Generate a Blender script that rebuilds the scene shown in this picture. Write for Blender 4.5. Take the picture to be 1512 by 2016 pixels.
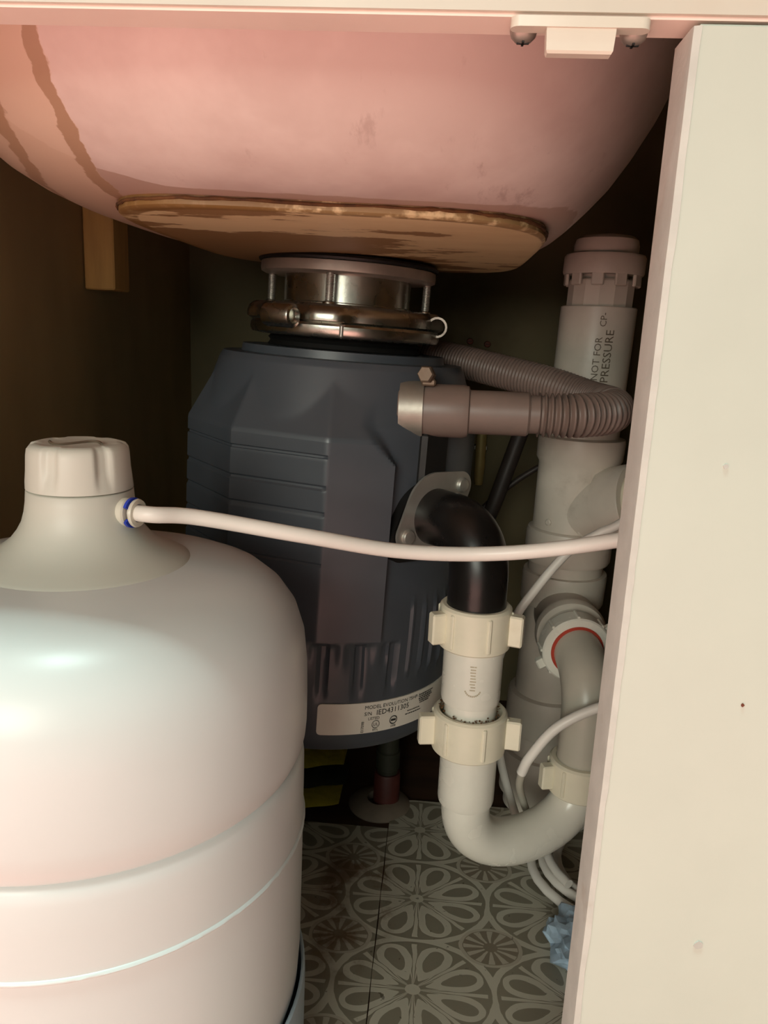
import bpy, math, random
from mathutils import Vector, Matrix, noise as mnoise
random.seed(7)
for o in list(bpy.data.objects): bpy.data.objects.remove(o)
SC = bpy.context.scene
COL = SC.collection
R = math.radians

# ---------------------------------------------------------------- camera, light, exposure
cam_d = bpy.data.cameras.new('camera'); cam = bpy.data.objects.new('camera', cam_d); COL.objects.link(cam)
cam_d.sensor_fit = 'VERTICAL'; cam_d.sensor_height = 36.0; cam_d.lens = 36.0*1514/2016
cam_d.clip_start = 0.01
cam.matrix_world = Matrix.Translation((0, 0, .44)) @ (Matrix.Rotation(R(3.7), 4, 'Z') @ Matrix.Rotation(R(77), 4, 'X') @ Matrix.Rotation(R(2.6), 4, 'Z'))
SC.camera = cam
W = bpy.data.worlds.new('room_ambient'); SC.world = W; W.use_nodes = True
bg = W.node_tree.nodes['Background']; bg.inputs[0].default_value = (.98, 1.0, .86, 1); bg.inputs[1].default_value = .22
def area(name, loc, target, size, power, col):
    d = bpy.data.lights.new(name, 'AREA'); d.shape = 'RECTANGLE'; d.size = size[0]; d.size_y = size[1]; d.energy = power; d.color = col
    o = bpy.data.objects.new(name, d); COL.objects.link(o); o.location = loc
    o.rotation_euler = (Vector(target)-Vector(loc)).to_track_quat('-Z', 'Y').to_euler(); return o
area('kitchen_ceiling_light', (-.22, -.02, 2.35), (-.2, -.02, 0), (.34, .34), 34, (.72, 1.0, .95))
area('window_light', (-.70, -2.6, 1.05), (0, .5, .3), (1.4, 1.1), 34, (.98, 1.0, .87))
sd = bpy.data.lights.new('sun', 'SUN'); sd.energy = 5.0; sd.angle = R(1); sd.color = (1, .97, .99)          # daylight over the sink, landing on the floor in front of it
sun = bpy.data.objects.new('sun', sd); COL.objects.link(sun); sun.rotation_euler = Vector((.12, -.62, -1)).to_track_quat('-Z', 'Y').to_euler()
SC.view_settings.view_transform = 'Standard'; SC.view_settings.look = 'None'
SC.view_settings.gamma = 1; SC.view_settings.use_curve_mapping = False
SC.view_settings.exposure = 0.55

# ---------------------------------------------------------------- materials
def srgb(r, g, b):
    f = lambda c: (c/255/12.92 if c/255 <= .04045 else ((c/255+.055)/1.055)**2.4)
    return (f(r), f(g), f(b), 1)
class X:
    """tiny expression wrapper around shader Math nodes"""
    nt = None
    def __init__(s, v): s.v = v
    @staticmethod
    def op(kind, *a):
        n = X.nt.nodes.new('ShaderNodeMath'); n.operation = kind
        for i, q in enumerate(a):
            q = q.v if isinstance(q, X) else q
            if isinstance(q, (int, float)): n.inputs[i].default_value = q
            else: X.nt.links.new(q, n.inputs[i])
        return X(n.outputs[0])
    def __add__(s, o): return X.op('ADD', s, o)
    __radd__ = __add__
    def __sub__(s, o): return X.op('SUBTRACT', s, o)
    def __rsub__(s, o): return X.op('SUBTRACT', o, s)
    def __mul__(s, o): return X.op('MULTIPLY', s, o)
    __rmul__ = __mul__
    def __truediv__(s, o): return X.op('DIVIDE', s, o)
    def __lt__(s, o): return X.op('LESS_THAN', s, o)
    def __gt__(s, o): return X.op('GREATER_THAN', s, o)
    def abs(s): return X.op('ABSOLUTE', s)
    def sqrt(s): return X.op('SQRT', X.op('MAXIMUM', s, 0))
    def pw(s, e): return X.op('POWER', s, e)
    def frac(s): return X.op('FRACT', s)
    def max(s, o): return X.op('MAXIMUM', s, o)
    def min(s, o): return X.op('MINIMUM', s, o)
    def ss(s, a, b):      # smoothstep
        n = X.nt.nodes.new('ShaderNodeMapRange'); n.interpolation_type = 'SMOOTHSTEP'
        X.nt.links.new(s.v, n.inputs[0]); n.inputs[1].default_value = a; n.inputs[2].default_value = b
        return X(n.outputs[0])
def new_mat(name, col, rough=.5, metal=0, spec=.5):
    m = bpy.data.materials.new(name); m.use_nodes = True; nt = m.node_tree; X.nt = nt
    b = nt.nodes['Principled BSDF']; b.inputs['Base Color'].default_value = col
    b.inputs['Roughness'].default_value = rough; b.inputs['Metallic'].default_value = metal
    b.inputs['Specular IOR Level'].default_value = spec
    return m, nt, b
def coords(nt):
    t = nt.nodes.new('ShaderNodeTexCoord'); s = nt.nodes.new('ShaderNodeSeparateXYZ')
    nt.links.new(t.outputs['Object'], s.inputs[0])
    return t.outputs['Object'], X(s.outputs[0]), X(s.outputs[1]), X(s.outputs[2])
def nz(nt, vec, scale, detail=3, rough=.5, stretch=None):
    n = nt.nodes.new('ShaderNodeTexNoise'); n.inputs['Scale'].default_value = scale
    n.inputs['Detail'].default_value = detail; n.inputs['Roughness'].default_value = rough
    if stretch:
        mp = nt.nodes.new('ShaderNodeMapping'); mp.inputs['Scale'].default_value = stretch
        nt.links.new(vec, mp.inputs[0]); vec = mp.outputs[0]
    nt.links.new(vec, n.inputs['Vector']); return X(n.outputs['Fac'])
def mix(nt, fac, a, b):
    n = nt.nodes.new('ShaderNodeMix'); n.data_type = 'RGBA'
    if isinstance(fac, X): nt.links.new(fac.v, n.inputs['Factor'])
    else: n.inputs['Factor'].default_value = fac
    for q, k in ((a, 6), (b, 7)):
        if isinstance(q, tuple): n.inputs[k].default_value = q
        else: nt.links.new(q, n.inputs[k])
    return n.outputs[2]
def bump(nt, b, h, strength=.2, dist=.001):
    n = nt.nodes.new('ShaderNodeBump'); n.inputs['Strength'].default_value = strength; n.inputs['Distance'].default_value = dist
    nt.links.new(h.v, n.inputs['Height']); nt.links.new(n.outputs[0], b.inputs['Normal'])
def plain(name, col, rough=.5, metal=0, var=.12, scale=40, bmp=.08, spec=.5, stretch=None, dirt=None, dirt_amt=.3, coat=0):
    """a colour with faint mottling, optional dirt speckle and fine relief"""
    m, nt, b = new_mat(name, col, rough, metal, spec)
    v, x, y, z = coords(nt)
    n = nz(nt, v, scale, 4, .55, stretch)
    dark = tuple(c*(1-var*1.6) for c in col[:3])+(1,); lite = tuple(min(1, c*(1+var)) for c in col[:3])+(1,)
    c = mix(nt, n.ss(.3, .7), dark, lite)
    if dirt:
        d = nz(nt, v, scale*.6, 6, .65)
        c = mix(nt, d.ss(.56, .74)*dirt_amt, c, dirt)
    nt.links.new(c, b.inputs['Base Color'])
    r = nz(nt, v, scale*1.7, 3)
    nt.links.new((r*.25+(rough-.12)).v, b.inputs['Roughness'])
    if coat: b.inputs['Coat Weight'].default_value = coat; b.inputs['Coat Roughness'].default_value = .15
    if bmp: bump(nt, b, nz(nt, v, scale*8, 3), bmp, .0006)
    return m

M = {}
M['paint'] = plain('cream_paint', srgb(197, 203, 191), .38, var=.025, scale=9, bmp=.05, dirt=srgb(190, 160, 130), dirt_amt=.10)
M['rail'] = plain('cream_rail_paint', srgb(206, 202, 188), .4, var=.03, scale=12, bmp=.08, dirt=srgb(190, 150, 120), dirt_amt=.12)
M['rail_bounce'] = plain('pale_rail_bounce', srgb(240, 224, 212), .5, var=.05, scale=16, bmp=.1, dirt=srgb(200, 160, 130), dirt_amt=.25)  # rail colour made paler, light bounced up from the floor painted in
M['paint_edge'] = plain('chipped_edge_paint', srgb(190, 190, 182), .5, var=.05, scale=60, bmp=.2, dirt=srgb(150, 130, 105), dirt_amt=.35)
M['wall_wood'] = plain('brown_cabinet_wall', srgb(172, 150, 106), .7, var=.14, scale=7, bmp=.1, stretch=(1, 1, .35))
M['wall_back'] = plain('dull_back_panel', srgb(118, 108, 78), .75, var=.10, scale=6, bmp=.1, dirt=srgb(70, 40, 20), dirt_amt=.4)
M['floor_wood'] = plain('dark_brown_cabinet_floor', srgb(74, 50, 34), .7, var=.25, scale=14, bmp=.15, stretch=(.3, 2, 1))
M['block'] = plain('pine_block', srgb(186, 150, 88), .7, var=.12, scale=22, stretch=(3, 3, .4), bmp=.1)
M['white_plastic'] = plain('white_plastic', srgb(216, 211, 196), .3, var=.02, scale=30, bmp=.03)
M['pvc'] = plain('white_pvc', srgb(232, 228, 216), .24, var=.03, scale=26, bmp=.03, dirt=srgb(190, 172, 144), dirt_amt=.15)
M['pvc_nut'] = plain('ivory_pvc_nut', srgb(236, 228, 206), .36, var=.03, scale=30, bmp=.05, dirt=srgb(170, 145, 110), dirt_amt=.25)
M['pvc_old'] = plain('dusty_pvc', srgb(216, 206, 193), .4, var=.06, scale=18, bmp=.06, dirt=srgb(120, 100, 82), dirt_amt=.45)
M['pvc_grey'] = plain('grey_trap_plastic', srgb(196, 190, 176), .34, var=.04, scale=20, bmp=.03)
M['gasket_red'] = plain('red_washer', srgb(176, 62, 44), .5, var=.05)
M['black_rubber'] = plain('black_rubber', srgb(26, 24, 23), .3, var=.1, scale=30, bmp=.04)
M['black'] = plain('black_gasket', srgb(15, 14, 13), .55, var=.1)
M['slate'] = plain('slate_plastic', srgb(70, 75, 82), .36, var=.05, scale=12, bmp=.05, spec=.5)
M['steel'] = plain('worn_steel', srgb(190, 188, 178), .27, 1, var=.1, scale=35, bmp=.08, dirt=srgb(110, 98, 80), dirt_amt=.3)
M['zinc'] = plain('zinc_plate', srgb(200, 196, 188), .42, .75, var=.08, scale=30, bmp=.06)
M['steel_dull'] = plain('dull_stained_steel', srgb(178, 170, 160), .46, .7, var=.12, scale=30, bmp=.15, dirt=srgb(80, 58, 44), dirt_amt=.6)
M['hose'] = plain('taupe_hose', srgb(128, 109, 101), .42, var=.06, scale=24, bmp=.04)
M['tank'] = plain('white_tank_paint', srgb(217, 219, 217), .34, var=.012, scale=8, bmp=.04, dirt=srgb(190, 180, 165), dirt_amt=.05)
M['tank_cap'] = plain('off_white_moulded_plastic', srgb(206, 205, 194), .45, var=.015, scale=14, bmp=.05)
M['stand'] = plain('blue_grey_stand_plastic', srgb(176, 190, 200), .4, var=.04)
M['tube'] = plain('white_tubing', srgb(240, 234, 226), .35, var=.02, scale=30, bmp=.03)
M['blue_clip'] = plain('blue_clip', srgb(40, 66, 190), .4, var=.04)
M['blue_film'] = plain('blue_crumpled_film', srgb(176, 198, 218), .35, var=.2, scale=40)
M['yellow'] = plain('yellow_cloth', srgb(196, 180, 56), .8, var=.15, scale=60, bmp=.3)
M['dark_cloth'] = plain('dark_cloth', srgb(44, 44, 34), .85, var=.2, scale=60, bmp=.3)
M['cord'] = plain('dark_grey_cord', srgb(58, 50, 46), .5, var=.1)
M['red_dark'] = plain('dark_red_sleeve', srgb(82, 34, 28), .6, var=.15)
M['green_dark'] = plain('dark_green_stem', srgb(40, 42, 30), .6, var=.15)
M['ink'] = plain('black_ink', srgb(36, 34, 34), .6, var=.05, bmp=0)
M['ink_grey'] = plain('faded_ink', srgb(110, 96, 80), .6, var=.1, bmp=0)
M['ink_faint'] = plain('faint_ink', srgb(186, 174, 150), .6, var=.1, bmp=0)
M['label'] = plain('label_paper', srgb(226, 222, 210), .45, var=.02, bmp=0)
M['dirt'] = plain('brown_residue', srgb(92, 58, 26), .8, var=.3, scale=120, bmp=.5)
M['brass'] = plain('old_brass', srgb(196, 176, 116), .5, .3, var=.1)
M['rust'] = plain('rusty_screw', srgb(110, 60, 44), .6, .4, var=.15)
M['screw_brown'] = plain('browned_screw', srgb(128, 108, 92), .5, .5, var=.15)
M['kitchen'] = plain('pink_kitchen_floor', srgb(238, 171, 160), .6, var=.05, scale=5)
M['flange'] = plain('grimy_flange', srgb(132, 118, 104), .6, var=.1)
M['counter'] = plain('countertop_board', srgb(150, 130, 100), .7, var=.1)
M['copper'] = plain('tan_brown_post', srgb(120, 78, 52), .7, var=.15)

def sink_material():
    m, nt, b = new_mat('pale_sink_underside', srgb(226, 200, 190), .42)
    v, x, y, z = coords(nt)
    n1 = nz(nt, v, 14, 5, .6); n2 = nz(nt, v, 45, 5, .6); n3 = nz(nt, v, 60, 4, .6, (.25, 1, 1))
    clean = mix(nt, n1.ss(.35, .7), srgb(214, 194, 186), srgb(232, 216, 208))
    # smeared resin: a ragged film round the bottom pad, and a run down the left flank
    dx = (x+.060)/.127; dy = (y-.535-(x+.0575)*.10)/.1685
    q = dx*dx*dx*dx+dy*dy*dy*dy + (n3-.5)*.28 + (n2-.5)*.12
    film = (1-q.ss(1.12, 1.16)).max(((y-.343-(x+.165)*.40)+(n3-.5)*.014).ss(0, .0008)*(1-x.ss(-.096, -.090)))
    c = mix(nt, film*.8, clean, srgb(184, 154, 138))
    u = x+.150+(y-.30)*.10+(n2-.5)*.012+(n1-.5)*.022
    run = 1-u.ss(-.0006, .0006)
    c = mix(nt, run*.8, c, srgb(216, 188, 164))
    band = (1-(u+.004).abs().ss(.0034, .0042)).max(1-(u+.028+(y-.30)*.18).abs().ss(.0030, .0040))
    c = mix(nt, band*.85, c, srgb(170, 136, 108))
    scuff = nz(nt, v, 26, 6, .7, (2.2, .8, .8)).ss(.60, .72)
    c = mix(nt, scuff*.5, c, srgb(176, 150, 142))
    nt.links.new(c, b.inputs['Base Color'])
    bump(nt, b, n1+n2*.3, .12, .002)
    return m
def pad_material():
    m, nt, b = new_mat('tan_resin_pad', srgb(190, 150, 100), .5)
    v, x, y, z = coords(nt)
    n1 = nz(nt, v, 13, 6, .62, (.7, 1.5, 1)); n2 = nz(nt, v, 120, 3, .6)
    c = mix(nt, n1.ss(.3, .7), srgb(228, 206, 160), srgb(214, 188, 140))
    patch = (n1+(x+.05)*-1.2+(y-.45)*.5).ss(.50, .525)
    c = mix(nt, patch*.9, c, srgb(142, 108, 68))
    dx = (x+.0575).abs()/.116; dy = (y-.535-(x+.0575)*.10).abs()/.161
    q = dx.pw(4.0)+dy.pw(4.0)
    rimline = q.ss(.86, .9)*(n2.ss(.30, .5))
    c = mix(nt, rimline*.8, c, srgb(128, 96, 50))
    nt.links.new(c, b.inputs['Base Color'])
    bump(nt, b, n1+n2*.4, .25, .0015)
    return m
def vinyl_material():
    m, nt, b = new_mat('printed_vinyl', srgb(150, 145, 125), .42)
    v, x, y, z = coords(nt)
    wob = nz(nt, v, 70, 2)
    def cell(ox, oy):
        a = ((x-.006+(wob-.5)*.004)/.112+ox).frac()-.5; c_ = ((y-.443)/.088+oy).frac()-.5
        r = ((a*a+c_*c_).sqrt())*2
        th = X.op('ARCTAN2', c_, a)/(2*math.pi)
        return r, th
    r, th = cell(.5, .5)
    t = ((th*8+16).frac()-.5).abs()*2               # 0 in the middle of a petal, 1 between petals
    w = (1-((r-.56)/.38).pw(2.0)).sqrt()*.86
    core = (1-((r-.62)/.24).pw(2.0)).sqrt()*.44
    petal = t < w
    light = petal-(t < core)
    ray1 = (t > .90)*(r < .92)
    ray2 = ((t-.74).abs() < .06)*(r < .60)
    ctr = r < .10
    ring = (r > .97)*(r < 1.07)
    light = light.max(ray1).max(ray2).max(ctr).max(ring)
    r2, th2 = cell(0, 0)
    t2 = ((th2*12+24).frac()-.5).abs()*2
    ros = (r2 < .42)
    rl = (t2 > .55)*(r2 > .10)*(r2 < .36)
    rl = rl.max((r2 > .37)*(r2 < .42))
    light = light*(1-ros)+rl*ros
    out = (r > 1.07)*(r2 > .42)
    light = light.max(out*((t > .5)))
    fade = nz(nt, v, 30, 5, .6)
    dk = mix(nt, fade, srgb(132, 125, 109), srgb(145, 138, 121)); lt = mix(nt, fade, srgb(204, 199, 182), srgb(188, 182, 165))
    c = mix(nt, light, dk, lt)
    c = mix(nt, ros*.22, c, srgb(120, 92, 70))
    st = nz(nt, v, 22, 5, .65)
    near = (1-(((x+.045)/.04).pw(2.0)+((y-.52)/.09).pw(2.0)).ss(.3, 1.0))
    c = mix(nt, (st.ss(.46, .62)*near)*.75, c, srgb(104, 74, 46))
    c = mix(nt, nz(nt, v, 180, 2).ss(.72, .76)*.6, c, srgb(70, 60, 48))
    nt.links.new(c, b.inputs['Base Color'])
    bump(nt, b, nz(nt, v, 300, 3), .06, .0005)
    return m
M['sink'] = sink_material(); M['pad'] = pad_material(); M['vinyl'] = vinyl_material()

# ---------------------------------------------------------------- mesh helpers
class MB:
    def __init__(s): s.v = []; s.f = []
    def add(s, vs, fs):
        o = len(s.v); s.v += [tuple(p) for p in vs]; s.f += [tuple(i+o for i in f) for f in fs]; return s
    def box(s, c, d, bev=0.0, mat=None):
        """box with chamfered edges, centre c, size d"""
        hx, hy, hz = (q/2 for q in d); b = min(bev, hx*.9, hy*.9, hz*.9)
        if b <= 0:
            vs = [(sx*hx, sy*hy, sz*hz) for sx in (-1, 1) for sy in (-1, 1) for sz in (-1, 1)]
            fs = [(0, 1, 3, 2), (4, 6, 7, 5), (0, 4, 5, 1), (2, 3, 7, 6), (0, 2, 6, 4), (1, 5, 7, 3)]
        else:
            vs = []; idx = {}
            for sx in (-1, 1):
                for sy in (-1, 1):
                    for sz in (-1, 1):
                        for k in range(3):
                            p = [sx*(hx-b), sy*(hy-b), sz*(hz-b)]; p[k] = (sx*hx, sy*hy, sz*hz)[k]
                            idx[(sx, sy, sz, k)] = len(vs); vs.append(tuple(p))
            fs = []
            S = (-1, 1)
            for k in range(3):
                a, c2 = (k+1) % 3, (k+2) % 3
                for s0 in S:
                    q = []
                    for u, w in ((-1, -1), (1, -1), (1, 1), (-1, 1)):
                        t = [0, 0, 0]; t[k] = s0; t[a] = u; t[c2] = w; q.append(idx[(*t, k)])
                    fs.append(tuple(q if s0 > 0 else q[::-1]))
                for u in S:            # edge chamfers along axis k between faces a and c2
                    for w in S:
                        q = []
                        for s0, fc in ((-1, a), (1, a), (1, c2), (-1, c2)):
                            t = [0, 0, 0]; t[k] = s0; t[a] = u; t[c2] = w; q.append(idx[(*t, fc)])
                        fs.append(tuple(q if u*w < 0 else q[::-1]))
            for sx in S:
                for sy in S:
                    for sz in S:
                        q = [idx[(sx, sy, sz, k)] for k in range(3)]; fs.append(tuple(q if sx*sy*sz > 0 else q[::-1]))
        T = mat or Matrix.Identity(4); cc = Vector(c)
        return s.add([tuple(cc+(T @ Vector(p))) for p in vs], fs)
    def lathe(s, prof, p0=(0, 0, 0), d=(0, 0, 1), n=48, rf=None, closed=False):
        """profile [(radius, t)] turned round the axis p0 + t*d"""
        d = Vector(d).normalized(); p0 = Vector(p0)
        if abs(d.z) > .999: a = Vector((1, 0, 0))
        else: a = Vector((0, 0, 1)).cross(d).normalized()
        b = d.cross(a); vs = []; fs = []
        for r, t in prof:
            for k in range(n):
                th = 2*math.pi*k/n; rr = r if rf is None else rf(r, t, th)
                vs.append(p0+d*t+(a*math.cos(th)+b*math.sin(th))*max(rr, 1e-5))
        m = len(prof)
        for i in range(m if closed else m-1):
            j = (i+1) % m
            for k in range(n):
                l = (k+1) % n; fs.append((i*n+k, i*n+l, j*n+l, j*n+k))
        if not closed:
            if prof[0][0] > 1e-4: fs.append(tuple(range(n))[::-1])
            if prof[-1][0] > 1e-4: fs.append(tuple((m-1)*n+k for k in range(n)))
        return s.add(vs, fs)
    def tube(s, pts, r, n=16, caps=True):
        P = [Vector(p) for p in pts]; rs = r if isinstance(r, (list, tuple)) else [r]*len(P)
        vs = []; fs = []; nrm = None
        for i, p in enumerate(P):
            t = (P[min(i+1, len(P)-1)]-P[max(i-1, 0)]).normalized()
            if nrm is None:
                nrm = t.orthogonal().normalized()
            else:
                nrm = (nrm-t*nrm.dot(t)).normalized()
            bn = t.cross(nrm)
            for k in range(n):
                a = 2*math.pi*k/n; vs.append(p+(nrm*math.cos(a)+bn*math.sin(a))*rs[i])
        for i in range(len(P)-1):
            for k in range(n):
                l = (k+1) % n; fs.append((i*n+k, i*n+l, (i+1)*n+l, (i+1)*n+k))
        if caps:
            fs.append(tuple(range(n))[::-1]); fs.append(tuple((len(P)-1)*n+k for k in range(n)))
        return s.add(vs, fs)
    def build(s, name, mat, parent=None, smooth=35, off=None):
        o_ = Vector(off) if off is not None else (parent.get('_o') if False else None)
        me = bpy.data.meshes.new(name)
        vs = s.v if o_ is None else [tuple(Vector(p)-o_) for p in s.v]
        me.from_pydata(vs, [], s.f); me.validate(); me.update()
        if smooth:
            for p in me.polygons: p.use_smooth = True
            me.set_sharp_from_angle(angle=R(smooth))
        me.materials.append(M[mat])
        o = bpy.data.objects.new(name, me); COL.objects.link(o)
        if parent: o.parent = parent
        return o
def catmull(pts, per=12):
    P = [Vector(p) for p in pts]; out = []
    Q = [P[0]*2-P[1]]+P+[P[-1]*2-P[-2]]
    for i in range(1, len(Q)-2):
        p0, p1, p2, p3 = Q[i-1:i+3]
        for k in range(per):
            t = k/per
            out.append(.5*((2*p1)+(p2-p0)*t+(2*p0-5*p1+4*p2-p3)*t*t+(3*p1-p0-3*p2+p3)*t**3))
    out.append(P[-1]); return out
def resample(pts, step):
    out = [pts[0]]; acc = 0
    for a, b in zip(pts[:-1], pts[1:]):
        L = (b-a).length; d = step-acc
        while d <= L and L > 0:
            out.append(a+(b-a)*(d/L)); d += step
        acc = (acc+L) % step
    return out
def tag(o, label=None, cat=None, group=None, kind=None):
    for k, v in (('label', label), ('category', cat), ('group', group), ('kind', kind)):
        if v: o[k] = v
    return o
def thing(name, label, cat, loc, group=None, rot=None):
    o = bpy.data.objects.new(name, None); o.empty_display_size = .02; COL.objects.link(o); o.location = loc
    if rot: o.rotation_euler = rot
    return tag(o, label, cat, group)
def struct(name, mb, mat, smooth=0):
    return tag(mb.build(name, mat, smooth=smooth), kind='structure')
def sup(n, ex, cx, cy, aL, aR, bF, bB, z):
    """ring of a lopsided superellipse"""
    out = []
    for k in range(n):
        t = 2*math.pi*k/n; c, s_ = math.cos(t), math.sin(t)
        x = math.copysign(abs(c)**(2/ex), c); y = math.copysign(abs(s_)**(2/ex), s_)
        out.append((cx+x*(aR if x > 0 else aL), cy+y*(bB if y > 0 else bF), z))
    return out
def loft(mb, rings, cap0=True, cap1=True):
    n = len(rings[0]); vs = [p for r in rings for p in r]; fs = []
    for i in range(len(rings)-1):
        for k in range(n):
            l = (k+1) % n; fs.append((i*n+k, i*n+l, (i+1)*n+l, (i+1)*n+k))
    if cap0: fs.append(tuple(range(n))[::-1])
    if cap1: fs.append(tuple((len(rings)-1)*n+k for k in range(n)))
    return mb.add(vs, fs)
def text_geo(txt, size, align='LEFT'):
    """flat outline letters: (verts 2d, faces)"""
    cu = bpy.data.curves.new('lettering', 'FONT'); cu.body = txt; cu.size = size; cu.align_x = align; cu.resolution_u = 2
    o = bpy.data.objects.new('lettering', cu); COL.objects.link(o)
    dg = bpy.context.evaluated_depsgraph_get(); ev = o.evaluated_get(dg); me = ev.to_mesh()
    vs = [(v.co.x, v.co.y) for v in me.vertices]; fs = [tuple(p.vertices) for p in me.polygons]
    ev.to_mesh_clear(); bpy.data.objects.remove(o); bpy.data.curves.remove(cu)
    return vs, fs
def ring2(cx, cy, r0, r1, n=28):
    vs = []; fs = []
    for k in range(n):
        a = 2*math.pi*k/n
        vs += [(cx+r0*math.cos(a), cy+r0*math.sin(a)), (cx+r1*math.cos(a), cy+r1*math.sin(a))]
    for k in range(n):
        l = (k+1) % n; fs.append((2*k, 2*k+1, 2*l+1, 2*l))
    return vs, fs
def bar2(x0, y0, x1, y1): return [(x0, y0), (x1, y0), (x1, y1), (x0, y1)], [(0, 1, 2, 3)]

# ---------------------------------------------------------------- the cabinet (setting)
XL, XR, YB, YF = -.292, .47, .89, .245
DX = .0645
struct('kitchen_floor', MB().box((-.85, -.70, -.11), (2.9, 2.0, .02)), 'kitchen')
floor = struct('floor', MB().box(((XL+XR)/2, (YF+YB)/2+.01, -.009), (XR-XL, YB-YF+.0, .018), .0), 'floor_wood')
struct('wall_left', MB().box((XL-.008, (YF+YB)/2+.012, .326), (.016, YB-YF+.01, .752)), 'wall_wood')
struct('wall_right', MB().box((XR+.008, (YF+YB)/2+.012, .326), (.016, YB-YF+.01, .752)), 'wall_wood')
struct('wall_back', MB().box(((XL+XR)/2, YB+.012, .326), (XR-XL+.03, .012, .752)), 'wall_back')
struct('countertop', MB().box(((XL+XR)/2, .56, .72), (XR-XL+.3, .70, .036), .004), 'counter')
rail = struct('trim_1', MB().box(((XL+XR)/2, YF+.0075, .6160), (XR-XL+.03, .015, .171), .0), 'rail')      # top rail of the face frame
MB().box(((XL+XR)/2, YF+.0083, .5300), (XR-XL+.03, .0134, .0010)).build('underside_bounce_strip', 'rail_bounce', rail, smooth=0)  # added strip, no real part: its pale colour imitates bounce light under the rail
struct('trim_2', MB().box((XL-.02, YF+.0075, .30), (.05, .015, .455), .0012), 'paint')                  # left stile
struct('baseboard_front', MB().box(((XL+XR)/2, .30, -.059), (XR-XL+.03, .02, .08)), 'paint')             # toe kick

# printed vinyl sheets on the cabinet floor
def sheet(x0, x1, y0, y1, z, rad, rag=0):
    mb = MB(); t = .0018; out = [(x0, y0), (x1, y0), (x1, y1)]
    for k in range(9):
        a = R(90+90*k/8); out.append((x0+rad+rad*math.cos(a), y1-rad+rad*math.sin(a)))
    if rag:
        m = 14
        for k in range(1, m): out.append((x0+random.uniform(-rag, rag), y1-rad-(y1-rad-y0)*k/m))
    n = len(out); vs = [(x, y, z) for x, y in out]+[(x, y, z+t) for x, y in out]
    fs = [tuple(range(n))[::-1], tuple(range(n, 2*n))]+[(i, (i+1) % n, n+(i+1) % n, n+i) for i in range(n)]
    return mb.add(vs, fs)
sheet(XL+.002, -.0235, .262, .618, .0002, .004).build('vinyl_tile', 'vinyl', floor, smooth=0)
sheet(-.0225, XR-.002, .262, .664, .0006, .022, .0007).build('vinyl_tile', 'vinyl', floor, smooth=0)

# ---------------------------------------------------------------- closed right-hand door
door = thing('cabinet_door', 'large closed cream painted door panel with a chipped left edge', 'cabinet door', (DX, YF, .004))
off = door.location.copy()
MB().box(((DX+.001+XR)/2+.001, YF+.009, .2661), (XR-DX, .018, .5243), .0006).build('door_panel', 'paint', door, off=off, smooth=0)
# bare, roughly brushed left edge
eb = MB(); n = 90; prof = []
for i in range(n+1):
    z = .0045+.5232*i/n
    prof.append((z, mnoise.noise((0, 0, z*160))*.00035+mnoise.noise((4, 0, z*45))*.0004))
vs = []
for z, w in prof: vs += [(DX+.0022+w, YF-.0003, z), (DX+.0002+w*.2, YF+.0004, z), (DX, YF+.0025, z), (DX, YF+.018, z), (DX+.0022, YF+.018, z)]
fs = [(i*5+k, i*5+(k+1) % 5, (i+1)*5+(k+1) % 5, (i+1)*5+k) for i in range(n) for k in range(5)]+[(4, 3, 2, 1, 0), tuple(n*5+k for k in range(5))]
eb.add(vs, fs).build('chipped_edge', 'paint_edge', door, off=off)
def fleck(x, z, r, mat, name):
    mb = MB(); m = 11
    ring = [(x+r*(.7+.5*random.random())*math.cos(2*math.pi*k/m), YF-.0004, z+r*(.7+.5*random.random())*math.sin(2*math.pi*k/m)) for k in range(m)]
    top = [(p[0], YF+.0006, p[2]) for p in ring]
    mb.add(ring+top, [tuple(range(m))]+[(k, m+k, m+(k+1) % m, (k+1) % m) for k in range(m)])
    mb.build(name, mat, door, off=off, smooth=0)
fleck(.1072, .3245, .0006, 'rust', 'rust_spot')
fleck(.1055, .2295, .0017, 'paint_edge', 'paint_drip')
fleck(.0905, .4045, .0008, 'paint_edge', 'paint_scratch')

# ---------------------------------------------------------------- door catch under the rail
zr = .5295
ct = thing('door_catch', 'white plastic door catch screwed under the top rail', 'catch', (.0335, .2495, zr-.016)); off = ct.location.copy()
mb = MB(); pts = []
for k in range(9): a = R(90+180*k/8); pts.append((.0165+.0026*math.cos(a), .2475+.0026*math.sin(a)))
for k in range(9): a = R(-90+180*k/8); pts.append((.0505+.0026*math.cos(a), .2475+.0026*math.sin(a)))
n = len(pts); mb.add([(x, y, zr-.0028) for x, y in pts]+[(x, y, zr) for x, y in pts], [tuple(range(n))[::-1], tuple(range(n, 2*n))]+[(i, (i+1) % n, n+(i+1) % n, n+i) for i in range(n)])
mb.build('mounting_plate', 'white_plastic', ct, off=off)
mb = MB(); rr = []
for z, w, y0 in ((zr-.0005, .0098, .2455), (zr-.004, .0097, .2455), (zr-.0085, .0094, .2458), (zr-.0092, .0090, .2464)):
    rr.append([(.0338-w, y0, z), (.0338+w, y0, z), (.0338+w, .2500, z), (.0338-w, .2500, z)])
loft(mb, rr).build('strike_tab', 'white_plastic', ct, off=off, smooth=0)
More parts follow.
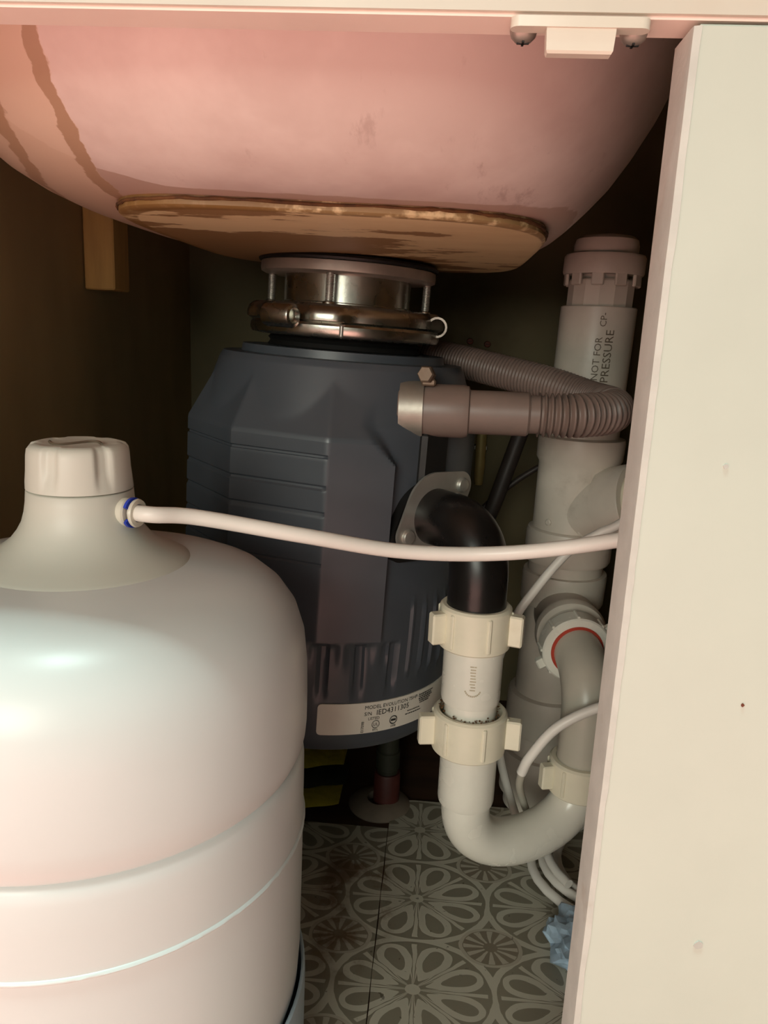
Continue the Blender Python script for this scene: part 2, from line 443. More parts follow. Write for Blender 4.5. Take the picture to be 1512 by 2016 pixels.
for xx in (.0182, .0500):
    mb = MB().lathe([(.0040, 0), (.0040, .0012), (.0036, .0026), (.0024, .0038), (.0005, .0043)], (xx, .2540, zr-.0001), (0, 0, -1), 20)
    sc = mb.build('screw', 'steel_dull', ct, off=off)
    MB().box((xx, .2540, zr-.0040), (.0036, .0007, .0010), 0).box((xx, .2540, zr-.0040), (.0007, .0036, .0010), 0).build('cross_slot', 'black', sc, off=off, smooth=0)

# ---------------------------------------------------------------- sink
sink = thing('sink_basin', 'pale pink tinged moulded sink bowl seen from below with tan resin stains', 'sink', (-.058, .53, .492)); off = sink.location.copy()
cx, cy = -.055, .53
tab = [  # z, left, right, front, back
 (.4985, .120, .100, .168, .150), (.4992, .136, .112, .180, .160), (.5010, .148, .117, .190, .166), (.5050, .163, .124, .204, .173), (.5100, .175, .130, .215, .178),
 (.5170, .187, .137, .226, .183), (.5260, .198, .145, .236, .189), (.5380, .206, .153, .245, .195), (.5540, .212, .162, .251, .202), (.5750, .217, .171, .256, .209),
 (.6050, .220, .180, .259, .216), (.6500, .222, .188, .261, .222), (.7000, .223, .192, .262, .226)]
mb = MB(); rings = []
for i, (z, a, b_, f, k) in enumerate(tab):
    rings.append(sup(144, 2.7, cx, cy, a, b_, f, k, z))
loft(mb, rings, True, False)
s = mb.build('basin_shell', 'sink', None, smooth=60); s.parent = sink
s.location = -off  # vertices stay in cabinet coordinates so the stains sit where they are
mb = MB(); rings = []
for z, g in ((.4995, .0), (.4945, .0), (.4936, -.0012), (.4932, -.004)):
    rings.append([(x, y+.10*(x+.0575), zz) for x, y, zz in sup(120, 4.4, -.0575, .535, .119+g, .113+g, .161+g, .145+g, z)])
loft(mb, rings[::-1], True, False)
s = mb.build('bottom_pad', 'pad', None, smooth=50); s.parent = sink; s.location = -off
# ragged bead of resin along the pad edge
mb = MB(); ring = [(x, y+.10*(x+.0575), zz) for x, y, zz in sup(240, 4.4, -.0575, .535, .1195, .1135, .1615, .1455, .4972)]
ring.append(ring[0])
mb.tube([(x, y, z+mnoise.noise((x*90, y*90, 0))*.0008) for x, y, z in ring], [.0008+.0006*mnoise.noise((p[0]*260, p[1]*260, 3)) for p in ring], 8, False)
mb.build('resin_bead', 'dirt', sink, off=off)

# ---------------------------------------------------------------- wooden corner block
wb = MB().box((-.2785, .642, .512), (.025, .031, .094), .0012)
tag(wb.build('wood_block', 'block', smooth=0), 'short pine block fixed upright on the left cabinet wall', 'wood block')

# ---------------------------------------------------------------- garbage disposal
gd = thing('garbage_disposal', 'dark slate garbage disposal hanging from a steel ring under the sink', 'garbage disposal', (-.088, .62, .133), rot=(0, R(2.0), 0))
def lerp_tab(t, x):
    if x <= t[0][0]: return t[0][1]
    for (a, u), (b, v) in zip(t[:-1], t[1:]):
        if x <= b: return u+(v-u)*(x-a)/(b-a)
    return t[-1][1]
def sst(a, b, x):
    t = max(0, min(1, (x-a)/(b-a))); return t*t*(3-2*t)
BASE = [(0, .098), (.003, .1045), (.010, .1075), (.048, .1085), (.09, .110), (.245, .110), (.284, .096), (.288, .0935), (.2885, .080), (.294, .079)]
PV = [-101, -66, -31, 4, 27]
def poly_r(th):
    best = None
    for a, b in zip(PV[:-1], PV[1:]):
        if a <= th <= b:
            mid = (a+b)/2; return .1195*math.cos(R((b-a)/2))/math.cos(R(th-mid))
    return .1195
def disposal_r(th, z):
    b = lerp_tab(BASE, z)
    # grille of thin ribs and scooped flutes round the motor band
    if .040 < z < .0915:
        p = (th % 14.0)-7.0
        env = sst(.042, .060, z)*(1-sst(.086, .0905, z))
        if th < 40: b -= .0030*env*(1-sst(1.0, 2.6, abs(p)))
        if th < 32: b -= .0022*env*sst(.064, .086, z)*(1-sst(4.0, 6.6, abs(p)))
    if 40 < th < 120 and .058 < z < .125:
        p = (th % 6.5)-3.25; b += .0018*(1-sst(.5, 1.1, abs(p)))*sst(.058, .066, z)*(1-sst(.112, .122, z))
    pr = poly_r(th)*(1-max(0, z-.238)*4.6)
    er = lerp_tab([(.094, 27), (.222, 27), (.247, 14), (.286, 18)], z); ew = 1.2+5*sst(.215, .245, z)
    m = (1-sst(er-.2, er+ew, th))*sst(-102, -100.5, th)*sst(.0925, .0945, z)*(1-sst(.2835, .2855, z))
    r = b+(max(pr, b)-b)*m
    # faint louvres on the shield
    if -70 < th < 4 and m > .9:
        for zi in (.226, .205, .187, .169, .151):
            r -= .0013*(1-sst(.0006, .0014, abs(z-zi)))
    return r
zs = sorted(set([0, .003, .006, .010, .02, .03, .04, .045, .05, .055, .06, .065, .07, .075, .08, .083, .086, .088, .09, .0915, .0925, .0935, .0945, .096, .10, .105, .11, .115, .12, .125, .13] +
    [.13+.0014*i for i in range(72)]+[.232, .234, .236, .240, .245]+[.222+.0028*i for i in range(12)]+[.256+.003*i for i in range(10)]+[.2835, .2845, .2855, .287, .288, .2885, .294]))
NT = 420
vs = []; fs = []
for z in zs:
    for k in range(NT):
        th = -180+360*k/NT; r = disposal_r(th, z); vs.append((r*math.sin(R(th)), -r*math.cos(R(th)), z))
for i in range(len(zs)-1):
    for k in range(NT):
        l = (k+1) % NT; fs.append((i*NT+k, i*NT+l, (i+1)*NT+l, (i+1)*NT+k))
fs.append(tuple(range(NT))[::-1]); fs.append(tuple((len(zs)-1)*NT+k for k in range(NT)))
MB().add(vs, fs).build('housing', 'slate', gd, smooth=28)
MB().lathe([(.058, .293), (.060, .295), (.058, .298), (.060, .300), (.056, .304), (.05, .306)], n=64).build('rubber_gasket', 'black', gd)
# label strip on the bottom band, with its print wrapped on it
def wrap(mb, geo, a0, z0, r, k=1):
    vs, fs = geo
    out = []
    for u, v in vs:
        th = R(a0)+u/r; out.append((r*math.sin(th), -r*math.cos(th), z0+v))
    mb.add(out, fs); return mb
LR = .1094; L0, L1 = 6.0, 78.0; zb, zt = .0175, .0425
mb = MB(); m = 40; rad = .003
def lab_edge(th):
    s_ = min(th-L0, L1-th)*math.pi/180*LR
    return 0 if s_ >= rad else rad-math.sqrt(max(0, rad*rad-(rad-s_)**2))
ths = [L0+.0, L0+.3, L0+.8]+[L0+1.6+(L1-L0-3.2)*i/m for i in range(m+1)]+[L1-.8, L1-.3, L1]
vs = []
for th in ths:
    e = lab_edge(th)
    for r, z in ((LR-.0012, zb+e), (LR, zb+e), (LR, zt-e), (LR-.0012, zt-e)):
        rr_ = r-(.0004 if z < .02 else 0); vs.append((rr_*math.sin(R(th)), -rr_*math.cos(R(th)), z))
fs = [(4*i+k, 4*(i+1)+k, 4*(i+1)+k+1, 4*i+k+1) for i in range(len(ths)-1) for k in range(3)]
lab = tag(MB().add(vs, fs).build('rating_label', 'label', gd), 'curved white rating label with black print')
PR = LR+.0003
pt = MB()
wrap(pt, text_geo('MODEL EVOLUTION 75HP-1', .0041), 24.5, .0374, PR)
wrap(pt, text_geo('S/N', .0040), 24.5, .0322, PR); wrap(pt, text_geo('IED4311305', .0060), 29.5, .0318, PR)
wrap(pt, text_geo('LISTED', .0031), 26.2, .0283, PR)
wrap(pt, ring2(.0, .0, .0032, .0028), 29.6, .0242, PR); wrap(pt, text_geo('UL', .0034, 'CENTER'), 29.6, .0231, PR)
wrap(pt, text_geo('977L', .0025, 'CENTER'), 29.6, .0187, PR)
wrap(pt, ring2(.0, .0, .0035, .0028), 37.6, .0250, PR); wrap(pt, bar2(-.0022, -.0008, .0022, .0008), 37.6, .0250, PR)
wrap(pt, text_geo('1008', .0025, 'CENTER'), 37.6, .0192, PR)
g = text_geo('E17598', .0030); wrap(pt, ([(-v, u) for u, v in g[0]], g[1]), 24.6, .0185, PR)
for i, (u0, u1, v0) in enumerate(((0, .0135, .0286), (-.002, .0150, .0262), (.012, .030, .0385), (.0125, .028, .0368), (.0118, .029, .0351), (.0125, .0265, .0334), (.0130, .0245, .0317))):
    x_ = u0
    while x_ < u1:
        w_ = random.uniform(.0008, .0022); wrap(pt, bar2(x_, v0, min(x_+w_, u1), v0+(.0008 if i < 2 else .0011)), 44.5, 0, PR); x_ += w_+.0005
pt.build('label_print', 'ink', lab, smooth=0)
# steel mount: lobed locking ring, collar, three threaded rods, backing flange
def lobes(r, t, th):
    k = 0
    for a in (-95, 25+0, 142): # lobe directions measured from +x
        d = abs((math.degrees(th)-a+180) % 360-180); k = max(k, 1-sst(8, 20, d))
    return r+.0085*k if r > .05 else r
LOB = [-95, 5, 185]
def lobes2(r, t, th):
    k = 0
    for a in LOB:
        d = abs((math.degrees(th)-a+180) % 360-180); k = max(k, 1-sst(6, 18, d))
    return r+.0070*k if r > .055 else r
MB().lathe([(.050, .3125), (.066, .3125), (.0695, .3145), (.0700, .3185), (.0680, .3235), (.0640, .3262), (.050, .3268)], n=120, rf=lobes2, closed=True).build('locking_ring', 'steel', gd)
MB().lathe([(.050, .3025), (.0655, .3025), (.0725, .3035), (.0740, .3060), (.0738, .3110), (.0722, .3128), (.066, .3132), (.050, .3132)], n=96, closed=True).build('clamp_band', 'steel', gd)
th = R(5); MB().box((.0742*math.sin(th), -.0742*math.cos(th), .3080), (.0030, .0030, .0095), .0012, Matrix.Rotation(th, 4, 'Z')).build('band_lug', 'zinc', gd)
a = R(-27); p = Vector((.0820*math.sin(a), -.0820*math.cos(a), .3160)); d = Vector((math.cos(a), math.sin(a), 0))
MB().lathe([(.0055, -.0125), (.0078, -.0118), (.0084, -.0105), (.0084, .0105), (.0078, .0118), (.0058, .0125), (.0050, .0095)], p, d, 28).build('roll_tube', 'steel', gd)
mb = MB(); cpt = Vector((.0720, -.010, .3165)); arc = []
for k in range(15):
    q = R(-140+290*k/14); arc.append(cpt+Vector((.0062*math.cos(q), 0, .0062*math.sin(q))))
vs = []; 
for q in arc:
    dr = (q-cpt).normalized()
    for yy, r_ in ((-.007, 0), (-.007, .0016), (.007, .0016), (.007, 0)): vs.append(q+dr*r_+Vector((0, yy, 0)))
fs = [(4*i+k, 4*i+(k+1) % 4, 4*(i+1)+(k+1) % 4, 4*(i+1)+k) for i in range(14) for k in range(4)]+[(3, 2, 1, 0), (56, 57, 58, 59)]
mb.add(vs, fs).build('curled_tab', 'steel_dull', gd)
def collar_slots(r, t, th): return r
MB().lathe([(.046, .325), (.0505, .325), (.0505, .3275), (.0490, .3282), (.0490, .350), (.046, .350)], n=80, closed=True).build('mount_collar', 'steel', gd)
MB().lathe([(.040, .3475), (.0645, .3475), (.0672, .3488), (.0676, .3515), (.0672, .3558), (.0655, .3570), (.040, .3572)], n=96, closed=True).build('backing_flange', 'steel_dull', gd)
MB().lathe([(.040, .3565), (.0690, .3565), (.0695, .3580), (.0680, .3598), (.040, .3600)], n=64, closed=True).build('sink_washer', 'black', gd)
for a in (-5, -95, 95):
    px, py = .0615*math.sin(R(a)), -.0615*math.cos(R(a)); prof = []; z = .3265
    while z < .3485: prof += [(.0025, z), (.0031, z+.0003), (.0031, z+.0006), (.0025, z+.0009)]; z += .0011
    rod = MB().lathe(prof, (px, py, 0), n=12).build('threaded_rod', 'zinc', gd)
    MB().lathe([(.0048, .3240), (.0050, .3258), (.0046, .3276), (.0028, .3284)], (px, py, 0), n=18).build('rod_nut', 'steel', rod)
# black outlet boss on the side of the housing
a = R(45); dv = Vector((math.sin(a), -math.cos(a), 0))
MB().lathe([(.019, .085), (.0205, .106), (.0195, .1085), (.010, .1085)], (0, 0, .2555), dv, 40).build('inlet_boss', 'black', gd)
mb = MB(); T = Matrix.Rotation(a, 4, 'Z')
mb.box(tuple(dv*.110+Vector((0, 0, .212))), (.026, .008, .066), .003, T); mb.build('outlet_strip', 'black', gd)
mb = MB(); oc = dv*.104+Vector((0, 0, .181)); T = Matrix.Rotation(a, 4, 'Z') @ Matrix.Rotation(R(-32), 4, 'Y')
def oval(mb, T, oc, L, Rm, Re, y0, y1, n=14):
    """flat plate: big round middle with two ears, standing in the local xz plane, from depth y0 to y1"""
    out = []
    for s_ in (1, -1):
        for k in range(n+1):
            q = R(-62+124*k/n)*s_ if s_ > 0 else R(180-62+124*k/n)
            out.append((s_*L+Re*math.cos(q) if s_ > 0 else -L+Re*math.cos(q), Re*math.sin(q)))
        for k in range(n+1):
            q = (R(55+70*k/n) if s_ > 0 else R(235+70*k/n)); out.append((Rm*math.cos(q), Rm*math.sin(q)))
    vs = [oc+(T @ Vector((x, y0, z))) for x, z in out]+[oc+(T @ Vector((x, y1, z))) for x, z in out]; m = len(out)
    mb.add(vs, [tuple(range(m)), tuple(range(m, 2*m))[::-1]]+[(i, m+i, m+(i+1) % m, (i+1) % m) for i in range(m)]); return mb
oval(mb, T, oc, .0300, .0295, .0125, -.010, .006).build('outlet_pad', 'black', gd, smooth=0)

# ---------------------------------------------------------------- black discharge elbow with its plate
ax = Vector((-.080, .62, .3145)); P0 = ax+dv*.111
el = thing('discharge_elbow', 'glossy black rubber elbow bolted to the side of the disposal', 'pipe elbow', (.033, .50, .255)); off = el.location.copy()
mb = MB(); pc = P0+Vector((0, 0, .0045)); T = Matrix.Rotation(a, 4, 'Z') @ Matrix.Rotation(R(-32), 4, 'Y')
oval(mb, T, pc, .0290, .0275, .0110, -.0050, -.0030)
pl = mb.build('flange_plate', 'zinc', el, off=off, smooth=0)
for s_ in (-1, 1):
    q = pc+(T @ Vector((s_*.0305, -.0048, 0))); fw = (T @ Vector((0, -1, 0)))
    MB().lathe([(.0055, 0), (.0055, .0012), (.0046, .0026), (.0012, .0032)], q, fw, 20).build('flange_screw', 'zinc', pl, off=off)
vert = Vector((.0335, .50, 0)); start = P0+dv*.003
corner = Vector((.0335, .50, .3135))
path = [start, start+dv*.010]
e0 = start+dv*.010; e1 = Vector((.0335, .50, .283))
for k in range(1, 17):
    t = k/16; path.append((e0*(1-t)**2+Vector((.0335, .502, .3185))*2*t*(1-t)+e1*t*t))
path += [Vector((.0335, .50, z)) for z in (.275, .265, .255, .245, .238)]
rs = [.0205, .0200]+[.0200]*(len(path)-2)
MB().tube(path, rs, 40).build('elbow_tube', 'black_rubber', el, off=off)

# ---------------------------------------------------------------- white drain trap
def slip_nut(parent, off, p0, d, Ro, Ri, h, wings, mat='pvc_nut', wl=.009, nr=6, wz=.72):
    d = Vector(d).normalized(); p0 = Vector(p0)
    mb = MB().lathe([(Ri, 0), (Ro-.0012, 0), (Ro, .0012), (Ro, h-.0016), (Ro-.0016, h), (Ri, h), (Ri-.0006, h*.5)], p0, d, 64, closed=True)
    A = Vector((1, 0, 0)) if abs(d.z) > .9 else Vector((0, 0, 1)).cross(d).normalized()
    B = d.cross(A)
    fr = Matrix((A, B, d)).transposed().to_4x4()
    for k in range(nr):
        q = 2*math.pi*(k+.5)/nr+.35
        mb.box(p0+fr @ Vector(((Ro+.0002)*math.cos(q), (Ro+.0002)*math.sin(q), h*.5)), (.0022, .0028, h*.8), .0007, fr @ Matrix.Rotation(q, 4, 'Z'))
    nut = mb.build('slip_nut', mat, parent, off=off)
    for q in wings:
        q = R(q)
        w = MB().box(p0+fr @ Vector(((Ro+wl/2-.0012)*math.cos(q), (Ro+wl/2-.0012)*math.sin(q), h*.5)), (wl, .0085, h*wz), .0011, fr @ Matrix.Rotation(q, 4, 'Z'))
        w.build('wing', mat, nut, off=off, smooth=0)
    return nut
PX, PY = .0345, .50
tr = thing('drain_trap', 'white plastic drain trap below the black elbow with winged slip nuts', 'drain trap', (PX+.02, .51, .055)); off = tr.location.copy()
slip_nut(tr, off, (.0335, PY, .2345), (0, 0, 1), .0245, .0203, .0300, (205, -15), wl=.010)
MB().lathe([(.0186, .1945), (.0200, .1940), (.0206, .1965), (.0206, .2400), (.0190, .2400)], (PX-.0005, PY, 0), n=56, closed=True).build('coupling_sleeve', 'pvc', tr, off=off)
MB().lathe([(.0172, .160), (.0182, .160), (.0182, .2050), (.0172, .2050)], (PX, PY, 0), n=48, closed=True).build('inner_tailpiece', 'pvc', tr, off=off)
slip_nut(tr, off, (PX+.0005, PY, .1565), (0, 0, 1), .0260, .0222, .0300, (190, -8), wl=.0115)
mb = MB()                                                   # crumbs of grime caught in the lower nut
for k in range(70):
    q = random.uniform(0, 2*math.pi); r_ = random.uniform(.0186, .0218)
    c_ = (PX+r_*math.cos(q), PY+r_*math.sin(q), .1858+random.uniform(0, .0020)); s_ = random.uniform(.0007, .0019)
    mb.box(c_, (s_, s_*.7, s_*.6), s_*.2, Matrix.Rotation(q*3, 4, 'Z') @ Matrix.Rotation(q, 4, 'X'))
tag(mb.build('grime', 'dirt', tr, off=off, smooth=0), 'brown grime caught in the rim of the lower nut', kind='stuff')
MB().lathe([(.0165, .1150), (.0180, .1140), (.0196, .1152), (.0202, .1180), (.0202, .1600), (.0165, .1600)], (PX+.0015, PY, 0), n=56, closed=True).build('trap_inlet', 'pvc', tr, off=off)
# J bend: one continuous swept tube
QX, QY = .1265, .548
c0 = Vector((PX+.002, PY, 0)); c1 = Vector((QX, QY, 0)); dirh = (c1-c0).normalized(); rad = (c1-c0).length/2
path = [c0+Vector((0, 0, z)) for z in (.125, .118, .112)]
for k in range(41):
    q = math.pi*k/40
    z = .106-.0315*math.sin(q)
    path.append(c0+dirh*(rad*(1-math.cos(q)))+Vector((0, 0, .112-.0425*math.sin(q)**.85)))
path += [c1+Vector((0, 0, z)) for z in (.112, .118, .125)]
MB().tube(path, .0175, 48).build('j_bend', 'pvc', tr, off=off)
slip_nut(tr, off, (QX, QY, .1010), (0, 0, 1), .0245, .0195, .0270, (196, 10), wl=.0095)
for z0, w in ((0, 1),):
    pt = MB(); Rp = .0207
    def wrapz(mb, geo, a0, z0, r, c):
        out = [(c[0]+r*math.sin(R(a0)+u/r), c[1]-r*math.cos(R(a0)+u/r), z0+v) for u, v in geo[0]]; mb.add(out, geo[1])
    g = text_geo('PVC 1008', .0042); g = ([(-v, u) for u, v in g[0]], g[1])
    for k in range(9): wrapz(pt, bar2(-.0022+random.uniform(-.0006, .0006), 0, .0018+random.uniform(-.0006, .0006), .0009), 0, .2095+.0021*k, Rp, (PX-.0005, PY))
    for k in range(11):
        q = R(205+k*13); wrapz(pt, bar2(.0055*math.cos(q)-.0005, .0055*math.sin(q)-.0006, .0055*math.cos(q)+.0005, .0055*math.sin(q)+.0006), 0, .2110, Rp, (PX-.0005, PY))
    pt.build('worn_stamp', 'ink_faint', tr, off=off, smooth=0)

# ---------------------------------------------------------------- grey trap arm rising from the trap and turning back into the tee
ta = thing('trap_arm', 'grey plastic trap arm elbow beside the door, red washer at its rear nut', 'drain pipe', (QX, QY, .105)); off = ta.location.copy()
path = [Vector((QX, QY, z)) for z in (.106, .12, .14, .155)]
e0 = Vector((QX, QY, .160)); e1 = Vector((.1205, .600, .2020)); mid = Vector((QX, QY, .1985))
for k in range(17):
    t = k/16; path.append(e0*(1-t)**2+mid*2*t*(1-t)+e1*t*t)
dd = (e1-mid).normalized(); path += [e1+dd*.012, e1+dd*.03]
MB().tube(path, .0192, 44).build('elbow_tube', 'pvc_grey', ta, off=off)
n0 = Vector((.1218, .585, .2003))
MB().lathe([(.0185, -.0012), (.0212, -.0012), (.0212, .003), (.0185, .003)], n0, dd, 48, closed=True).build('red_washer', 'gasket_red', ta, off=off)
slip_nut(ta, off, n0-dd*.0005, dd, .0278, .0212, .0170, (150, 330), mat='pvc', wl=.007, nr=8, wz=.4)

# ---------------------------------------------------------------- standpipe with air valve
sp = thing('vent_pipe', 'tall white waste pipe with a dusty air valve on top behind the hose', 'waste pipe', (.120, .68, 0)); off = sp.location.copy()
def axis(z): return Vector((.1165+(.1290-.1165)*(z/.47), .68, z))
A0 = axis(0); AD = (axis(.5)-axis(0)).normalized()
def seg(name, mat, prof, n=56, smooth=35): return MB().lathe(prof, A0, AD, n, closed=False).build(name, mat, sp, off=off, smooth=smooth)
seg('valve_cap', 'pvc_old', [(.020, .508), (.0250, .5085), (.0262, .512), (.0262, .519), (.0250, .5235), (.0215, .5262), (.010, .528), (.0005, .5285)])
seg('valve_skirt', 'pvc_old', [(.020, .4955), (.0322, .4955), (.0330, .4975), (.0330, .5095), (.0318, .5115), (.022, .512)])
mb = MB()
for k in range(10):
    q = 2*math.pi*k/10; mb.box(A0+AD*.4915+Vector((.0295*math.cos(q), .0295*math.sin(q), 0)), (.003, .010, .010), .0008, Matrix.Rotation(q, 4, 'Z'))
mb.build('valve_vanes', 'pvc_old', sp, off=off, smooth=0)
seg('valve_neck', 'pvc_old', [(.0205, .478), (.0205, .4975)])
mb = MB(); mb.lathe([(.0268, .468), (.0272, .4695), (.0272, .4905), (.0262, .4918), (.0205, .4918)], A0, AD, 14); mb.build('threaded_adapter', 'pvc_old', sp, off=off, smooth=20)
pipe = seg('pipe', 'pvc_old', [(.0270, .355), (.0312, .355), (.0312, .4695), (.0304, .4702), (.0270, .4702)])
def pipe_text(txt, size, ang, zc, mat='ink_grey'):
    g = text_geo(txt, size); vs = [(-v, u) for u, v in g[0]]; r_ = .0315; mb = MB(); out = []
    for u, v in vs:
        th = R(ang)+u/r_; z = zc+v; c = axis(z); out.append((c.x+r_*math.sin(th), c.y-r_*math.cos(th), z))
    mb.add(out, g[1]); mb.build('printed_words', mat, pipe, off=off, smooth=0)
pipe_text('NOT FOR', .0080, 0.0, .4105); pipe_text('CP-', .0074, 3.0, .4535); pipe_text('PRESSURE', .0098, 16.5, .4090)
# wye fitting: body with hubs, branch towards the front right
seg('wye_body', 'pvc_old', [(.031, .362), (.0368, .3605), (.0374, .357), (.0370, .342), (.0345, .338), (.0338, .290), (.0338, .276)])
bd = Vector((.66, -.66, .30)).normalized(); bp = axis(.293)
br = MB().lathe([(.0300, -.005), (.0300, .040), (.0308, .0405), (.0335, .0412), (.0335, .066), (.0328, .0672), (.0270, .0672), (.0265, .055)], bp, bd, 48).build('wye_branch', 'pvc_old', sp, off=off)
MB().lathe([(.0215, .050), (.0262, .050), (.0262, .110), (.0215, .110)], bp, bd, 40, closed=True).build('branch_plug', 'pvc_nut', br, off=off)
for q, z in ((-48, .345), (-44, .288), (5, .283)):
    c = axis(z); dvv = Vector((math.sin(R(q)), -math.cos(R(q)), 0))
    MB().lathe([(.0030, 0), (.0030, .0014), (.0018, .0020), (.0004, .0018)], c+dvv*.0338, dvv, 16).build('moulding_pip', 'pvc_old', sp, off=off)
seg('wye_lower_hub', 'pvc_old', [(.0338, .280), (.0372, .2785), (.0382, .275), (.0380, .252), (.0368, .2495), (.033, .2490)])
seg('pipe_nipple', 'pvc_old', [(.0330, .236), (.0330, .252)])
seg('tee_upper_hub', 'pvc_old', [(.033, .2395), (.0368, .2390), (.0374, .236), (.0370, .2120), (.0358, .2095), (.0325, .209)])
seg('tee_body', 'pvc_old', [(.0322, .120), (.0322, .212)])
tb0 = axis(.2055); td = (n0-tb0).normalized()
MB().lathe([(.0262, .0), (.0262, .050), (.0292, .056), (.0298, .0600), (.0285, .0660), (.0250, .0690), (.0205, .0690)], tb0, td, 48).build('tee_side_hub', 'pvc_old', sp, off=off)
seg('tee_lower_hub', 'pvc_old', [(.0322, .122), (.0372, .1210), (.0380, .118), (.0378, .086), (.0365, .083), (.0325, .082)])
seg('lower_pipe', 'pvc_old', [(.0312, .002), (.0312, .086)])
seg('floor_coupling', 'pvc_old', [(.0312, .0605), (.0360, .0600), (.0366, .057), (.0366, .018), (.0312, .016)])

# ---------------------------------------------------------------- dishwasher hose looping off the disposal
hs = thing('dishwasher_hose', 'taupe corrugated drain hose looping back from the disposal', 'hose', (-.005, .545, .365)); off = hs.location.copy()
h0 = Vector((-.0140, .5430, .3895)); hd = Vector((.995, -.02, .010)).normalized()
MB().lathe([(.0165, -.014), (.0188, -.010), (.0188, .000), (.0180, .0035), (.0184, .006), (.0184, .031), (.0176, .0345), (.0152, .0355), (.0152, .075), (.0140, .0765), (.0132, .0765), (.0132, .088)], h0, hd, 44).build('cuff', 'hose', hs, off=off)
p1 = h0+hd*.083
pts = [p1, p1+hd*.016, Vector((.0990, .5445, .3912)), Vector((.1200, .5600, .3925)), Vector((.1285, .586, .3945)), Vector((.1170, .6180, .3980)), Vector((.0900, .6390, .4060)), Vector((.0500, .664, .4140)), Vector((.0130, .690, .4205)), Vector((-.030, .725, .4260)), Vector((-.085, .775, .4300))]
path = resample(catmull(pts, 40), .00052)
NR = len(path); rs = []
for i in range(NR):
    s_ = i*.00052; pitch = .0043 if s_ < .075 else .0030; amp = .0014*(1-sst(.05, .13, s_))+.0004
    ph = s_/pitch if s_ < .075 else (.075/.0043+(s_-.075)/.0030)
    rs.append(.0138+amp*math.cos(2*math.pi*ph))
MB().tube(path, rs, 22).build('corrugated_hose', 'hose', hs, off=off, smooth=80)
hc = thing('hose_clamp', 'small worm drive clamp round the hose cuff at the disposal', 'hose clamp', (-.012, .545, .368)); off = hc.location.copy()
MB().lathe([(.0192, -.0130), (.0200, -.0130), (.0200, .0035), (.0192, .0035)], h0, hd, 44, closed=True).build('band', 'steel_dull', hc, off=off)
sc0 = h0+hd*.003+Vector((.001, -.008, .0205))
MB().box(sc0+Vector((.002, .003, -.0006)), (.010, .015, .005), .0012).build('screw_housing', 'screw_brown', hc, off=off)
MB().lathe([(.0050, -.004), (.0060, .0), (.0060, .005), (.0050, .0065), (.0008, .0066)], sc0+Vector((.001, -.003, .0045)), Vector((-.25, -.95, .10)), 6).build('hex_screw', 'screw_brown', hc, off=off, smooth=0)

# ---------------------------------------------------------------- water tank
TX, TY = -.1735, .36
tk = thing('water_tank', 'large white pressure tank standing front left with a tapered neck', 'water tank', (TX, TY, .002)); off = tk.location.copy()
prof = [(.060, .016), (.085, .020), (.099, .036), (.1070, .060), (.1116, .078), (.1127, .098), (.1128, .1500), (.1128, .1766), (.1138, .1770), (.1142, .1778), (.1138, .1786), (.1128, .1790), (.1128, .2000), (.1127, .2130), (.1121, .2180), (.1109, .2205), (.1099, .2213),
        (.1101, .2218), (.1112, .2240), (.1123, .2266), (.1131, .2300), (.1136, .2360), (.1136, .2500), (.1132, .2680), (.1115, .2840), (.1075, .2965), (.1010, .3060), (.0920, .3135), (.0810, .3180), (.0680, .3212), (.055, .3235), (.040, .325)]
def weld(r, t, th): return r+(.0003*mnoise.noise((th*30, t*900, 0))-.0002 if .1768 < t < .1788 else 0)
MB().lathe(prof, (TX, TY, 0), n=220, rf=weld).build('tank_shell', 'tank', tk, off=off, smooth=50)
pr = [(.0480, .3200), (.0530, .3198), (.0542, .3212), (.0536, .3228), (.0500, .3250), (.0440, .3280), (.0385, .3310), (.0335, .3350), (.0300, .3395), (.0276, .3440), (.0262, .3490), (.0254, .3540), (.0250, .3592), (.0244, .3598), (.020, .3600)]
MB().lathe(pr, (TX, TY, 0), n=96).build('neck_shroud', 'tank_cap', tk, off=off, smooth=50)
def grip(r, t, th):
    if r < .018: return r
    k = 0
    for a0 in range(6):
        d = abs((math.degrees(th)-(a0*60+22)+180) % 360-180); k = max(k, 1-sst(5, 12, d))
    return r-.0022*k*sst(.362, .370, t)
cap = MB().lathe([(.0235, .3606), (.0250, .3606), (.0250, .3640), (.0245, .3700), (.0241, .3770), (.0236, .3800), (.0222, .3818), (.0195, .3826), (.0180, .3822), (.010, .3820), (.0003, .3820)], (TX, TY, 0), n=144, rf=grip).build('cap', 'tank_cap', tk, off=off, smooth=40)
mb = MB(); pts = []
for k in range(25):
    t = -1+2*k/24; pts.append((TX+.0130*t, TY-.003+.0085*math.sin(t*math.pi)*(1-.25*abs(t)), .3824))
mb.tube(pts, .0008, 6); mb.build('embossed_mark', 'ink_grey', cap, off=off)
